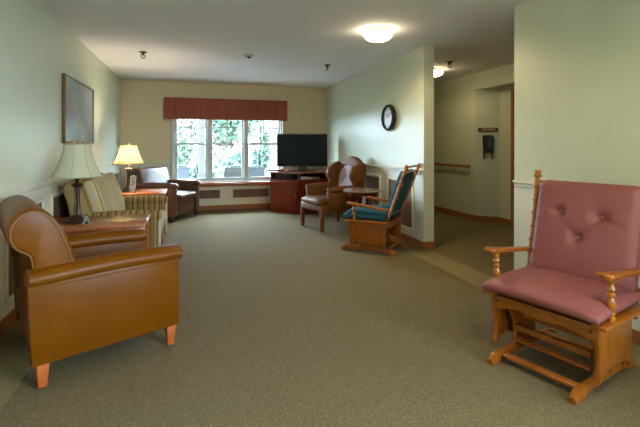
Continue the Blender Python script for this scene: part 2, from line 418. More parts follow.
# unseen side window, added behind the camera for daylight on the left wall
fr = MB(); gl = MB()
for k in range(3):
    a = RX0+k*(RX1-RX0)/3; b = a+(RX1-RX0)/3
    for lo, hi in (((XR+.05, a, RZ0), (XR+.10, a+.05, RZ1)), ((XR+.05, b-.05, RZ0), (XR+.10, b, RZ1)), ((XR+.05, a+.05, RZ0), (XR+.10, b-.05, RZ0+.05)), ((XR+.05, a+.05, RZ1-.05), (XR+.10, b-.05, RZ1))):
        fr.b2(lo, hi, .005, 1)
    gl.b2((XR+.072, a+.05, RZ0+.05), (XR+.078, b-.05, RZ1-.05))
wn = struct('window_4', fr, M_whiteframe, 'unseen triple side window added behind the camera for daylight'); gl.build('window_glass', M_glass, wn)

# valance: box with soft pleats
v = thing('window_valance', 'dark maroon pleated fabric valance above the triple window', 'valance', (.70, YB-.0, 1.73))
mb = MB()
out = []
n = 160; Wv = 1.158
for i in range(n+1):
    x = -Wv + 2*Wv*i/n
    y = -.105 - .004*math.sin(x*34) - (.012 if (abs((x+1.158) % .386 - .193) < .012) else 0)
    out.append((x, y))
out += [(Wv, -.002), (Wv-.012, -.002), (Wv-.012, -.085), (-Wv+.012, -.085), (-Wv+.012, -.002), (-Wv, -.002)]
mb.prism(out, 'z', 0, .385)
mb.build('valance_skirt', M_valance, v, sharp=60)
MB().b2((-Wv, -.108, .385), (Wv, -.002, .40), .004, 1).build('valance_board', M_valance, v)

# ------------------------------------------------------------------ ceiling lamps, sprinklers, detector
def ceiling_lamp(x, y, label, group=None):
    t = thing('ceiling_lamp', label, 'ceiling light', (x, y, H), 0, group)
    MB().lathe([(.135, -.0), (.140, -.01), (.140, -.028), (.132, -.032)], seg=40).build('lamp_ring', M_frostring, t)
    pr = [(.135, -.030), (.148, -.036)] + [(.148*math.cos(a)**.8, -.046-.072*math.sin(a)) for a in [R(k*9) for k in range(0, 10)]] + [(.001, -.1181)]
    MB().lathe(pr, seg=40).build('glass_bowl', M_bowl, t)
    MB().lathe([(.008, -.117), (.009, -.122), (.004, -.128), (.001, -.129)], seg=12).build('finial', M_brass, t)
    ld = bpy.data.lights.new('lamp_light', 'SPOT'); ld.energy = LAMP_SPOT; ld.color = LAMP_WARM; ld.spot_size = R(172); ld.spot_blend = .35; ld.shadow_soft_size = .12
    lo_ = bpy.data.objects.new('lamp_light', ld); COL.objects.link(lo_); lo_.location = (0, 0, -.14); lo_.parent = t
    return t
cl = ceiling_lamp(1.86, 4.05, 'round lit frosted ceiling light over the sitting room carpet')
hl = dup(cl, (3.66, 5.9, H), 0, 'round lit ceiling light in the hallway, half hidden by wall end')
for ch in hl.children:
    if ch.name.startswith('glass_bowl'):
        ch.data = ch.data.copy(); ch.data.materials[0] = mat('dim_frosted_glass', (0.9, 0.85, 0.75), 0.4, emit=(1.0, 0.80, 0.45), emit_s=LAMP_BOWL*.7)
    if ch.name.startswith('lamp_light'):
        ch.data = ch.data.copy(); ch.data.energy = LAMP_SPOT*.22
dup(cl, (1.30, .7, H), 0, 'unseen round lit ceiling light added behind the camera position for brightness')  # two unseen lamps added here to even out the room brightness
dup(cl, (1.30, -1.7, H), 0, 'unseen round lit ceiling light added near the added side window for brightness')

def sprinkler(x, y, label):
    t = thing('fire_sprinkler', label, 'sprinkler', (x, y, H), 20)
    MB().lathe([(.036, 0), (.036, -.004), (.022, -.012), (.014, -.014)], seg=24).build('escutcheon', M_bronze, t)
    b = MB().lathe([(.013, -.010), (.013, -.030), (.009, -.034)], seg=12)
    b.tube(spline([(-.010, 0, -.03), (-.020, 0, -.045), (-.004, 0, -.062)], 5), .0035, 6).tube(spline([(.010, 0, -.03), (.020, 0, -.045), (.004, 0, -.062)], 5), .0035, 6)
    b.build('sprinkler_body', M_bronze, t)
    MB().lathe([(.006, -.058), (.018, -.064), (.018, -.067), (.004, -.068)], seg=16).build('deflector', M_brass, t)
    return t
sp = sprinkler(-.575, 5.88, 'leftmost small bronze fire sprinkler on the sitting room ceiling')
sp.scale = (1.4, 1.4, 1.25)
dup(sp, (1.95, 6.04, H), 50, 'small bronze fire sprinkler on the ceiling above the television')
dup(sp, (3.55, 5.30, H), 0, 'small bronze fire sprinkler on the hallway ceiling beside its light')
sd = thing('smoke_detector', 'small round beige detector on the ceiling above the window', 'smoke detector', (.746, 5.68, H))
MB().lathe([(.062, 0), (.066, -.006), (.060, -.018), (.040, -.024), (.034, -.025)], seg=28).build('detector_base', mat('detector_beige', (.42, .36, .30), .5), sd)
MB().lathe([(.026, -.024), (.024, -.040), (.014, -.044), (.001, -.044)], seg=20).build('sensor_head', M_bronze, sd)

# ------------------------------------------------------------------ wall clock, picture, hall fittings
ck = thing('wall_clock', 'round black framed wall clock on the pale wall above the rail', 'clock', (XR, 5.41, 1.63))
Mx = Matrix.Rotation(R(-90), 4, 'Y')
MB().lathe([(.150, .001), (.178, .004), (.186, .028), (.180, .058), (.164, .070), (.150, .060), (.146, .035)], seg=48, M=Mx).build('clock_case', M_black, ck)
MB().lathe([(.147, .030), (.147, .040), (.001, .041)], seg=40, M=Mx).build('clock_dial', M_clockface, ck)
for k in range(12):
    a = k*math.pi/6
    MB().box((-.0420, .122*math.sin(a), .122*math.cos(a)), (.002, .008, .026), rx=-a).build('hour_mark', M_ink, ck)
MB().box((-.044, .030, .022), (.002, .009, .080), rx=-R(52)).build('hour_hand', M_ink, ck)
MB().box((-.046, -.036, .030), (.002, .006, .105), rx=R(50)).build('minute_hand', M_ink, ck)

pc = thing('framed_picture', 'large dark gilt framed picture behind glass on the left wall', 'picture', (XL, 5.385, 1.61))
mb = MB(); hw, hh = .665, .345
for lo, hi in (((.0, -hw, -hh), (.036, -hw+.03, hh)), ((.0, hw-.03, -hh), (.03, hw, hh)), ((.0, -hw+.035, -hh), (.03, hw-.03, -hh+.025)), ((.0, -hw+.035, hh-.022), (.03, hw-.03, hh))):
    mb.b2(lo, hi, .008, 2)
mb.build('picture_frame', M_gold, pc)
MB().b2((.004, -hw+.03, -hh+.022), (.018, hw-.028, hh-.02)).build('print_with_reflection', M_art, pc)
mb = MB().lathe([(.012, 0), (.014, .006), (.004, .010), (.001, .010)], seg=14, M=Matrix.Translation((.029, .05, -hh+.012)) @ Matrix.Rotation(R(90), 4, 'Y'))
mb.build('security_screw', M_black, pc)

hr = thing('handrail', 'oak handrail on brackets along the hallway wall', 'handrail', (XH, 6.12, .885))
MB().prism([(-.080, -.015), (-.050, -.015), (-.045, .015), (-.055, .028), (-.075, .028), (-.085, .015)], 'y', 0, 3.2, .006, 1).build('rail', M_oak, hr)
MB().b2((-.080, -.001, -.015), (0, .030, .026), .008, 2).build('rail_return', M_oak, hr)
for k in range(3):
    MB().tube(spline([(0, .35+1.2*k, -.07), (-.04, .35+1.2*k, -.07), (-.062, .35+1.2*k, -.03)], 6), .008, 8).build('bracket', M_brass, hr)

# 45 degree facet fittings: local x along the facet (towards the camera side), y out of the wall
fx = Vector((1, -1, 0)).normalized()
def on_facet(name, label, cat, s, z):
    p = Vector((4.5, 6.0, 0)) + fx*s
    return thing(name, label, cat, (p.x, p.y, z), -45)
cr = on_facet('coat_rack', 'small wooden peg rack on the angled hallway wall', 'rack', .20, 1.50)
MB().b2((-.15, -.022, -.03), (.15, 0, .03), .006, 2).build('rack_board', mat('dark_walnut', (.075, .035, .018), .4), cr)
MB().b2((-.09, -.026, -.018), (.12, -.021, .018), .002, 1).build('name_plate', mat('tan_plate', (.42, .28, .16), .35), cr)
for k in range(3):
    MB().lathe([(.006, 0), (.006, .03), (.011, .038), (.009, .046), (.001, .047)], seg=10, M=Matrix.Translation((-.12+.12*k, -.022, -.02)) @ Matrix.Rotation(R(90), 4, 'X')).build('peg', M_bronze, cr)
bh = on_facet('wall_holder', 'black wall mounted holder with two prongs below the peg rack', 'wall holder', .205, 1.22)
MB().prism([(-.075, -.09), (.075, -.09), (.085, .16), (.07, .19), (-.07, .19), (-.085, .16)], 'y', -.05, 0, .012, 2).build('holder_body', M_black, bh)
for sx in (-1, 1):
    MB().prism([(sx*.062-.012, -.20), (sx*.062+.012, -.20), (sx*.062+.016, -.085), (sx*.062-.016, -.085)], 'y', -.04, -.012, .005, 2).build('prong', M_bronze, bh)

# alcove door with orange casing (jamb at Y 5.43)
dr = MB()
for lo, hi in (((4.716, 5.37, 0), (4.766, 5.43, 2.10)), ((4.716, 4.55, 0), (4.766, 4.61, 2.10)), ((4.716, 4.61, 2.04), (4.766, 5.37, 2.10))):
    dr.b2(lo, hi, .006, 1)
struct('trim_15', dr, M_oak, 'orange oak door casing in the alcove')
d1 = struct('door_1', MB().b2((4.735, 4.61, .005), (4.766, 5.37, 2.04)), M_oak, 'oak hallway door in the alcove')
MB().lathe([(.026, 0), (.026, .006), (.010, .012), (.010, .035), (.026, .045), (.026, .06), (.001, .068)], seg=16, M=Matrix.Translation((4.735, 5.30, 1.0)) @ Matrix.Rotation(R(-90), 4, 'Y')).build('door_handle', M_brass, d1)

# ------------------------------------------------------------------ upholstered club chairs
def club(name, label, cat, loc, yaw, W, mt, mleg, mpipe, back_prof, seats=1, xf=.36, xr=-.36, armz=.62, arm_w=.12, leg_h=.13,
         m_side=None, m_back=None, m_seat=None, m_front=None, pad_mat=None, back_in=.02, pipe=True, legsz=.06, pad_ex=.03, scroll_arm=False):
    t = thing(name, label, cat, loc, yaw)
    m_side = m_side or mt; m_back = m_back or mt; m_seat = m_seat or mt; m_front = m_front or mt; pad_mat = pad_mat or mt
    hw = W/2
    for sx, x in ((1, xf-.045), (-1, xr+.05)):
        for sy in (1, -1):
            MB().box((x, sy*(hw-.045), leg_h/2+.003), (legsz, legsz, leg_h-.005), .006, 2, taper=.68).build('leg', mleg, t)
    MB().b2((xr+.02, -hw+arm_w-.01, leg_h), (xf-.02, hw-arm_w+.01, .32), .012, 2).build('seat_base', m_front, t)
    sw = (W-2*arm_w)/seats
    for i in range(seats):
        yc = -hw+arm_w+sw*(i+.5)
        o = MB().cushion(((xf+.02-.18)/2+.0, yc, .385), (xf+.20, sw-.008, .13), .04, .018).build('seat_cushion', m_seat, t)
        if pipe:
            a, b = (xf+.20)/2-.012, (sw-.008)/2-.012; cx = (xf+.02-.18)/2
            MB().tube(spline([(cx+a, yc-b, .435), (cx+a, yc+b, .435), (cx-a, yc+b, .435), (cx-a, yc-b, .435)], 1, True), .005, 6, True).build('piping', mpipe, o)
    for sy in (1, -1):
        y0, y1 = sorted((sy*hw, sy*(hw-arm_w+.01)))
        a = MB().prism([(xr-.0, leg_h), (xf, leg_h), (xf, armz-.045), (xf-.25, armz-.055), (xr-.02, armz-.07)], 'y', y0, y1, .010, 2).build('arm', m_side, t)
        # padded roll
        pad = MB(); seg = 16
        path = [(xr-.03+(xf+pad_ex-xr+.03)*k/14, sy*(hw-arm_w/2+.003), 0) for k in range(15)]
        b = bmesh.new(); rings = []
        for k, p in enumerate(path):
            e = min(k, 14-k); sc = {0: .55, 1: .97}.get(e, 1.0)
            zc = armz-.055+.012*math.sin(math.pi*k/14*1.0)-.004*(14-k)/14
            xx = p[0] + (0.0 if e else 0)
            rings.append([b.verts.new((xx if e != 1 else (path[0][0]+.018 if k < 7 else path[-1][0]-.018), p[1]+(arm_w/2+.012)*sc*math.cos(q)*(1 if True else 1), zc+.056*sc*math.sin(q)*(1 if math.sin(q) > 0 else .85))) for q in [2*math.pi*j/seg for j in range(seg)]])
        for k in range(14):
            for j in range(seg): b.faces.new((rings[k][j], rings[k][(j+1) % seg], rings[k+1][(j+1) % seg], rings[k+1][j]))
        b.faces.new(rings[0][::-1]); b.faces.new(rings[-1])
        pad._merge(b); pd = pad.build('arm_pad', pad_mat, a, sharp=55)
        if pipe:
            MB().tube([(xr-.0, sy*(hw+.002), armz-.095), (xf-.25, sy*(hw+.002), armz-.090), (xf-.0, sy*(hw+.002), armz-.082)], .004, 6).build('piping', mpipe, a)
    bp = spline(back_prof, 5, True)
    bk = MB().prism([(p.x, p.y) for p in [Vector((q[0], q[1])) for q in bp]], 'y', -hw+back_in, hw-back_in, .022, 3).build('backrest', m_back, t, sharp=50)
    if pipe:
        cx = sum(p[0] for p in bp)/len(bp); cz = sum(p[1] for p in bp)/len(bp)
        for sy in (1, -1):
            pts = [(p[0]+(cx-p[0])*.13, sy*(hw-back_in+.001), p[1]+(cz-p[1])*.055) for p in bp if p[1] > armz-.03]
            # start where outline is cut by the arm
            k0 = max(range(len(pts)), key=lambda i: (Vector(pts[i])-Vector(pts[i-1])).length)
            pts = pts[k0:]+pts[:k0]
            MB().tube(pts, .005, 6).build('piping', mpipe, bk)
    return t

V2 = lambda L: [(a, b) for a, b in L]
def V3(L): return [Vector((a, b)).to_3d() for a, b in L]
scroll = V3([(-.37, .16), (-.385, .45), (-.405, .68), (-.455, .78), (-.485, .85), (-.46, .915), (-.40, .935), (-.34, .905), (-.29, .82), (-.22, .65), (-.16, .46), (-.16, .16)])
tan = club('leather_armchair', 'tan leather rolled arm chair nearest the camera by left wall', 'armchair', (-.547, 3.03, 0), 23, .83,
           M_tan, M_legorange, M_tanpipe, V3([(-.40, .16), (-.41, .45), (-.415, .655), (-.445, .705), (-.490, .735), (-.518, .79), (-.510, .86), (-.465, .91), (-.40, .925), (-.33, .89), (-.27, .80), (-.215, .65), (-.17, .46), (-.17, .16)]), xr=-.415, back_in=.035)
for part in tan.children_recursive:          # the sides of this chair spread slightly towards the back
    for v_ in part.data.vertices: v_.co.y *= 1-.16*v_.co.x
lovebk = V3([(-.36, .16), (-.39, .45), (-.42, .68), (-.455, .80), (-.455, .87), (-.41, .915), (-.34, .90), (-.30, .82), (-.24, .65), (-.18, .46), (-.18, .16)])
love = club('striped_loveseat', 'tan and olive striped fabric loveseat against the left wall between two end tables', 'loveseat', (-.66, 5.10, 0), 0, 1.36,
            M_stripe_x, M_legorange, M_tanpipe, lovebk, seats=2, m_side=M_stripe_x, m_back=M_stripe_y, m_seat=M_pale_y, m_front=M_stripe_y, pad_mat=M_stripe_x, pipe=False, armz=.61)
for sy in (-1, 1):
    o = MB().cushion((0, 0, 0), (.50, .575, .13), .045, .022).build('back_cushion', M_pale_y, love)
    # upright, leaning back: x local of cushion goes up
    o.rotation_euler = (0, R(-107), 0); o.location = (-.205, sy*.285, .67)
    ob = o
for sy in (-1, 1):
    MB().cushion((.372, sy*.62, .36), (.022, .105, .40), .01, .004, n=6).build('arm_front_panel', mat('pale_floral_cloth', (.50, .48, .38), .8, var=.25, vscale=30), love)['label'] = 'pale patterned fabric panel'
brownbk = V3([(-.36, .16), (-.38, .45), (-.40, .68), (-.42, .80), (-.40, .855), (-.35, .87), (-.29, .85), (-.25, .78), (-.20, .62), (-.15, .46), (-.15, .16)])
club('leather_club_chair', 'dark brown leather club chair in the far left corner by window', 'armchair', (-.36, 7.73, 0), -30, .84,
     M_brown, M_black, M_brown, brownbk, armz=.63, arm_w=.13, leg_h=.10, pipe=False, legsz=.055)

# ------------------------------------------------------------------ wing chair
wc = thing('wing_chair', 'brown leather wing back chair beside the television cabinet', 'armchair', (2.06, 6.21, 0), 194)
wc.scale = (1.03, 1.07, 1.0)
for sx, x in ((1, .32), (-1, -.30)):
    for sy in (1, -1):
        MB().box((x, sy*.27, .15), (.055, .055, .295), .006, 2, taper=.8 if sx > 0 else .7, ry=0 if sx > 0 else R(8)).build('leg', mat('wing_leg', (.17, .05, .012), .35), wc)
MB().b2((-.28, -.30, .28), (.34, .30, .38), .02, 3).build('seat_rail', M_wing, wc)
MB().cushion((.05, 0, .415), (.62, .50, .10), .04, .02).build('seat_cushion', M_wing, wc)
bo = spline([(-.30, .30), (-.31, .60), (-.31, .93), (-.23, .995), (-.10, 1.065), (0, 1.085), (.10, 1.065), (.23, .995), (.31, .93), (.31, .60), (.30, .30)], 5)
Mlean = Matrix.Translation((-.28, 0, .40)) @ Matrix.Rotation(R(-9), 4, 'Y') @ Matrix.Translation((.28, 0, -.40))
MB().prism([(p[0], p[1]) for p in bo], 'x', -.36, -.26, .03, 3, M=Mlean).build('backrest', M_wing, wc, sharp=50)
ci = spline([(-.20, .48), (-.21, .76), (-.15, .88), (0, .945), (.15, .88), (.21, .76), (.20, .48)], 5)
MB().prism([(p[0], p[1]) for p in ci], 'x', -.275, -.235, .018, 3, M=Mlean).build('back_cover', M_lav, wc, sharp=50)['label'] = 'pale lavender grey back cover'
for sy in (1, -1):
    wo = spline([(-.33, .56), (-.35, .80), (-.375, .965), (-.31, .975), (-.22, .94), (-.14, .86), (-.13, .76), (-.18, .66), (-.16, .58)], 4, True)
    MB().prism([(p[0], p[1]) for p in wo], 'y', *sorted((sy*.265, sy*.335)), .02, 3).build('wing', M_wing, wc, sharp=50)
    MB().prism([(-.33, .34), (.22, .34), (.24, .56), (.20, .60), (-.33, .60)], 'y', *sorted((sy*.255, sy*.325)), .015, 2).build('arm', M_wing, wc)
    MB().tube([(-.30, sy*.30, .60), (.10, sy*.30, .60), (.22, sy*.30, .598), (.245, sy*.30, .595)], [.05, .05, .047, .03], 14).build('arm_roll', M_wing, wc)

# ------------------------------------------------------------------ end tables
def end_table(label, loc, lx, ly, h, m):
    t = thing('end_table', label, 'side table', loc)
    MB().b2((0, 0, h-.032), (lx, ly, h), .007, 2).build('table_top', m, t)
    MB().b2((.03, .03, h-.11), (lx-.03, ly-.03, h-.032), .003, 1).build('apron', m, t)
    for x in (.045, lx-.045):
        for y in (.045, ly-.045):
            MB().box((x, y, (h-.11)/2+.002), (.045, .045, h-.11), .005, 1, taper=.7).build('leg', m, t)
    MB().b2((.05, .05, .17), (lx-.05, ly-.05, .188), .004, 1).build('shelf', m, t)
    return t
end_table('cherry end table holding the unlit lamp, between tan armchair and striped loveseat', (-1.15, 3.74, 0), .80, .62, .60, M_cherry)
end_table('cherry end table holding the lit lamp, between striped loveseat and corner club chair', (-1.15, 5.96, 0), .84, .60, .62, M_cherry)

# ------------------------------------------------------------------ table lamps
def lamp(label, loc):
    t = thing('table_lamp', label, 'table lamp', loc)
    b = MB().box((0, 0, .0125), (.155, .155, .025), .006, 2).box((0, 0, .034), (.12, .12, .018), .006, 2).box((0, 0, .05), (.085, .085, .018), .006, 2)
    b.build('lamp_foot', M_bronze, t)
    c = MB()
    for k in range(4):
        a = R(45+90*k)
        c.tube([(.024*math.cos(a), .024*math.sin(a), .055), (.013*math.cos(a), .013*math.sin(a), .18), (.022*math.cos(a), .022*math.sin(a), .29)], .010, 8)
    c.lathe([(.030, .28), (.046, .295), (.050, .305), (.020, .318), (.012, .33), (.020, .345), (.012, .36), (.012, .40)], seg=16)
    c.build('lamp_column', M_bronze, t)
    # eight sided bell shade
    sh = MB(); bm_ = bmesh.new(); rings = []
    prof = [(.200, .365), (.178, .402), (.155, .44), (.136, .49), (.120, .54), (.108, .585), (.100, .625)]
    corner = 12
    for pr, z in prof:
        ring = []
        for i in range(48):
            a = 2*math.pi*(i+.5)/48; q = (a % (math.pi/4)) - math.pi/8
            r = pr*(.55+.45*math.cos(math.pi/8)/math.cos(q))
            ring.append(bm_.verts.new((r*math.cos(a), r*math.sin(a), z)))
        rings.append(ring)
    for k in range(len(rings)-1):
        for i in range(48): bm_.faces.new((rings[k][i], rings[k][(i+1) % 48], rings[k+1][(i+1) % 48], rings[k+1][i]))
    sh._merge(bm_); s_ = sh.build('lamp_shade', M_shade, t, sharp=60)
    so = s_.modifiers.new('thickness', 'SOLIDIFY'); so.thickness = .0015
    sm = MB()
    for k in range(8):
        a = math.pi/4*k; f = .55+.45
        sm.tube([(pr*f*math.cos(a), pr*f*math.sin(a), z) for pr, z in prof], .0022, 6)
    for pr, z in (prof[0], prof[-1]):
        sm.tube([(pr*(.55+.45*math.cos(math.pi/8)/math.cos((2*math.pi*i/48 % (math.pi/4))-math.pi/8))*math.cos(2*math.pi*i/48), pr*(.55+.45*math.cos(math.pi/8)/math.cos((2*math.pi*i/48 % (math.pi/4))-math.pi/8))*math.sin(2*math.pi*i/48), z) for i in range(48)], .003, 6, True)
    sm.build('shade_trim', M_seam, s_)
    hp = MB().tube(spline([(0, 0, .40), (.05, 0, .45), (.055, 0, .55), (0, 0, .625)], 5), .002, 6).tube(spline([(0, 0, .40), (-.05, 0, .45), (-.055, 0, .55), (0, 0, .625)], 5), .002, 6)
    for k in range(4):
        a = R(45*k*2); hp.tube([(0, 0, .622), (.1*math.cos(a), .1*math.sin(a), .622)], .0015, 5)
    hp.build('harp', M_brass, t)
    MB().lathe([(.004, .622), (.010, .635), (.012, .645), (.006, .655), (.001, .660)], seg=12).build('finial', M_brass, t)
    MB().lathe([(.012, .40), (.016, .41), (.030, .45), (.030, .47), (.015, .495), (.001, .50)], seg=16).build('bulb', M_white, t)
    return t
l1 = lamp('unlit pale green bell shade table lamp on the nearer end table', (-.91, 4.04, .602))
l1.scale = (.97, .97, 1.045)
l2 = dup(l1, (-.80, 6.33, .622), 12, 'lit cream bell shade table lamp on the farther end table')
l2.scale = (1.04, 1.04, 1.0)
for ch in l2.children:
    if ch.name.startswith('lamp_shade'):
        for g in ch.children:
            g.data = g.data.copy(); g.data.materials[0] = mat('backlit_seam', (0.16, 0.10, 0.055), 0.8)  # backlit look of the seams put into a darker colour
for ch in l2.children:
    if ch.name.startswith('bulb'):
        ch.data = ch.data.copy(); ch.data.materials[0] = mat('lit_bulb', (.9, .85, .7), .4, emit=(1, .78, .45), emit_s=60.0)
pl = bpy.data.lights.new('lamp_light', 'POINT'); pl.energy = 5.5; pl.color = (1, .84, .60); pl.shadow_soft_size = .035
po = bpy.data.objects.new('lamp_light', pl); COL.objects.link(po); po.location = (0, 0, .53); po.parent = l2

# things on the tables
tc_ = thing('tent_card', 'small white folded card beside the foot of the unlit lamp', 'card', (-.82, 3.93, .601), -55)
MB().prism([(-.022, 0), (-.020, 0), (0, .058), (.020, 0), (.022, 0), (.001, .062), (-.001, .062)], 'x', -.022, .022).build('card', M_paper, tc_)
MB().b2((-.012, -.0202, .018), (.012, -.0150, .032)).build('printed_patch', mat('teal_ink', (.05, .25, .25), .6), tc_)
pf = thing('photo_frame', 'small silver photo frame leaning beside the lit lamp', 'photo frame', (-.735, 6.16, .621), -25)
pf.scale = (.72, .8, 1.25)
Mt = Matrix.Rotation(R(-14), 4, 'X')
fmb = MB()
for lo, hi in (((-.06, -.006, 0), (-.05, .006, .18)), ((.05, -.006, 0), (.06, .006, .18)), ((-.05, -.006, 0), (.05, .006, .012)), ((-.05, -.006, .168), (.05, .006, .18))):
    fmb.box([(a+b)/2 for a, b in zip(lo, hi)], [b-a for a, b in zip(lo, hi)], .002, 1, M=Mt)
fmb.build('frame', mat('silver', (.5, .52, .55), .25, metal=.9), pf)
MB().box((0, 0, .09), (.1, .006, .156), M=Mt).build('photo', mat('photo_print', (.36, .42, .50), .2, var=.5, vscale=18), pf)
MB().box((0, .05, .06), (.03, .004, .125), rx=R(28)).build('easel_back', M_black, pf)

# ------------------------------------------------------------------ gliders
def turned(mb, a, b, k=1.0):
    mb.lathe([(.019*k, 0), (.019*k, .10), (.012*k, .13), (.020*k, .17), (.012*k, .21), (.016*k, .27), (.023*k, .38), (.019*k, .48), (.011*k, .55), (.020*k, .59), (.020*k, .63),
              (.011*k, .67), (.021*k, .74), (.016*k, .80), (.011*k, .84), (.018*k, .89), (.018*k, 1.0)], a, b, 16)
def bamboo(mb, a, b, r=.017, n=8):
    pr = [(r, 0)]
    for i in range(1, n):
        t = i/n; pr += [(r*.92, t-.012), (r*1.25, t-.004), (r*1.25, t+.004), (r*.92, t+.012)]
    pr += [(r*.9, .955), (r*.65, .965), (r*1.5, .975), (r*1.6, .99), (r*1.2, 1.005), (r*.9, 1.01), (r*1.35, 1.02), (r*1.3, 1.035), (r*.2, 1.045)]
    mb.lathe(pr, a, b, 14)
def glider(label, loc, yaw, mc, tuft, backrake=.13, Hb=1.03, back_thick=.11, az=(.635, .575), py=.0, back_off=.042, skr=-.15, st=(.432, .072)):
    t = thing('glider_rocker', label, 'rocking chair', loc, yaw)
    W = .58; hw = W/2
    # feet: curved runner boards
    for sy in (1, -1):
        top = spline([(-.34, .030), (-.27, .058), (-.12, .062), (0, .064), (.12, .062), (.25, .060), (.31, .055), (.35, .030)], 4)
        bot = spline([(.345, 0), (.26, 0), (.18, .020), (0, .024), (-.18, .020), (-.25, 0), (-.33, 0)], 4)
        ft = MB().prism([(p[0], p[1]) for p in top]+[(p[0], p[1]) for p in bot], 'y', *sorted((sy*.205, sy*.240)), .006, 2).build('foot_runner', M_oakchair2, t)
        up = [(-.13, .06), (.13, .06), (.10, .12), (.115, .20), (.16, .27), (-.16, .27), (-.115, .20), (-.10, .12)]
        MB().prism(up, 'y', *sorted((sy*.21, sy*.235)), .005, 2).build('upright', M_oakchair2, ft)
        for x in (.13, -.13):
            MB().tube([(x*1.05, sy*.250, .245), (x*.8, sy*.250, .135)], .010, 8).build('swing_link', M_steel, t)
    for x, z in ((.25, .045), (.12, .10), (-.22, .05)):
        MB().b2((x-.022, -.21, z-.009), (x+.022, .21, z+.009), .004, 1).build('stretcher', M_oakchair2, t)
    MB().b2((-.03, -.21, .20), (.03, .21, .225), .004, 1).build('stretcher', M_oakchair2, t)
    # seat frame
    fr = MB()
    y = hw
    ap = [(-y, .365), (y, .365), (y, .295), (y-.05, .288), (y-.10, .305), (y-.17, .312), (0, .30), (-y+.17, .312), (-y+.10, .305), (-y+.05, .288), (-y, .295)]
    fr.prism(ap, 'x', .205, .235, .005, 2)
    fr.b2((-.24, -hw, .30), (-.21, hw, .365), .005, 1)
    fr.build('front_apron', M_oakchair2, t)
    for sy in (1, -1):
        MB().lathe([(.008, 0), (.008, .003), (.001, .004)], seg=12, M=Matrix.Translation((.235, sy*(hw-.035), .335)) @ Matrix.Rotation(R(90), 4, 'Y')).build('bolt_cap', M_bronze, t)
    MB().b2((.10, -.21, .150), (.125, .21, .185), .004, 1).build('swing_bar', M_oakchair2, t)
    sf = MB()
    for k in range(5): sf.b2((-.20+.09*k, -hw+.02, .345), (-.15+.09*k, hw-.02, .36), .003, 1)
    sf.build('seat_slats', M_oakchair2, t)
    for sy in (1, -1):
        MB().b2((-.26, min(sy*(hw-.03), sy*(hw+.050)), .362), (.262, max(sy*(hw-.03), sy*(hw+.050)), .385), .009, 3).build('side_rail', M_oakchair2, t)
        sk = spline([(-.20, .085), (-.16, .115), (-.12, .105), (-.09, .13), (-.05, .105), (0, .095), (.05, .105), (.09, .13), (.12, .105), (.16, .115), (.20, .085)], 4)
        MB().prism([(.225+(q[0]-.225)*(.225-skr)/.46, q[1]) for q in [(p[0], p[1]) for p in sk]+[(.218, .080), (.210, .20), (.235, .29), (.235, .365), (-.235, .365), (-.225, .21), (-.218, .085)]], 'y', *sorted((sy*(hw-.022), sy*(hw+.002))), .004, 2).build('side_skirt', M_oakchair2, t)
        p = MB(); turned(p, (.145, sy*(hw+.020), .385), (.155, sy*(hw+.022), az[0]-.035)); p.build('arm_post', M_oakchair, t)
        # arm: plan outline, curved
        ao = spline([(-.27, .012), (-.15, .018), (0, .024), (.12, .033), (.18, .042), (.225, .036), (.242, .0), (.225, -.036), (.18, -.042), (.12, -.030), (0, -.020), (-.15, -.016), (-.27, -.012)], 4)
        MB().prism([(p[0], p[1]+sy*(hw+.022)) for p in ao], 'z', -.014, .014, .010, 3, M=Matrix.Translation((0, 0, (az[0]*.27+az[1]*.25)/.52-.014)) @ Matrix.Rotation(-math.atan2(az[0]-az[1], .52), 4, 'Y')).build('arm', M_oakchair2, t)
        bp = MB(); bamboo(bp, (-.215, sy*(hw+.035+py), .36), (-.215-backrake, sy*(hw+.062+py), Hb)); bp.build('back_post', M_oakchair, t)
    for z in (.46, .64, .80, .94, 1.0):
        x = -.215-backrake*(z-.36)/(Hb-.36)
        MB().tube([(x, -hw-.035-py, z), (x-.006, 0, z+.005), (x, hw+.035+py, z)], .011, 10).build('back_rung', M_oakchair, t)
    # cushions
    def sfn(u, p):
        p.z -= .018*max(0, abs(u.y))**3*max(0, u.x)**2
        return p
    MB().cushion((.030, 0, st[0]), (.53, hw*2+.04, st[1]), st[1]*.47, .030, n=16, fn=sfn).build('seat_cushion', mc, t)
    L = Hb-.40-.06
    buttons = [(.095, -.125), (.095, .105), (-.045, -.01)] if tuft else []
    segs = [((.095, -.125), (-.045, -.01)), ((.095, .105), (-.045, -.01)), ((.095, -.125), (.14, -.27)), ((.095, .105), (.16, .26)), ((.095, .105), (.02, .26)), ((.095, -.125), (.01, -.26)),
            ((-.045, -.01), (-.17, .01)), ((-.045, -.01), (-.14, -.10))]
    # cushion local: x up the back, y across, z out of the front
    def bfn(u, p):
        if u.z > .3 and tuft:
            d = 0
            for (bx, by) in buttons:
                r2 = (p.x-bx)**2+(p.y-by)**2; d += .034*math.exp(-r2/(2*.026**2))
            for (a, b) in segs:
                a = Vector(a); b = Vector(b); q = Vector((p.x, p.y)); tt = max(0, min(1, (q-a).dot(b-a)/(b-a).length_squared))
                dist = (q-(a+(b-a)*tt)).length; fade = 1-.75*tt if b.x > -.04 or b.x < -.05 else 1
                d += .0105*fade*math.exp(-dist**2/(2*.009**2))
            p.z -= min(d, .040)
        return p
    ang = math.atan2(backrake, Hb-.36)
    Mb = Matrix.Translation((-.215-backrake*.5+.060, 0, .43+L/2)) @ Matrix.Rotation(-ang, 4, 'Y') @ Matrix.Rotation(R(-90), 4, 'Y') @ Matrix.Rotation(math.pi, 4, 'Z')
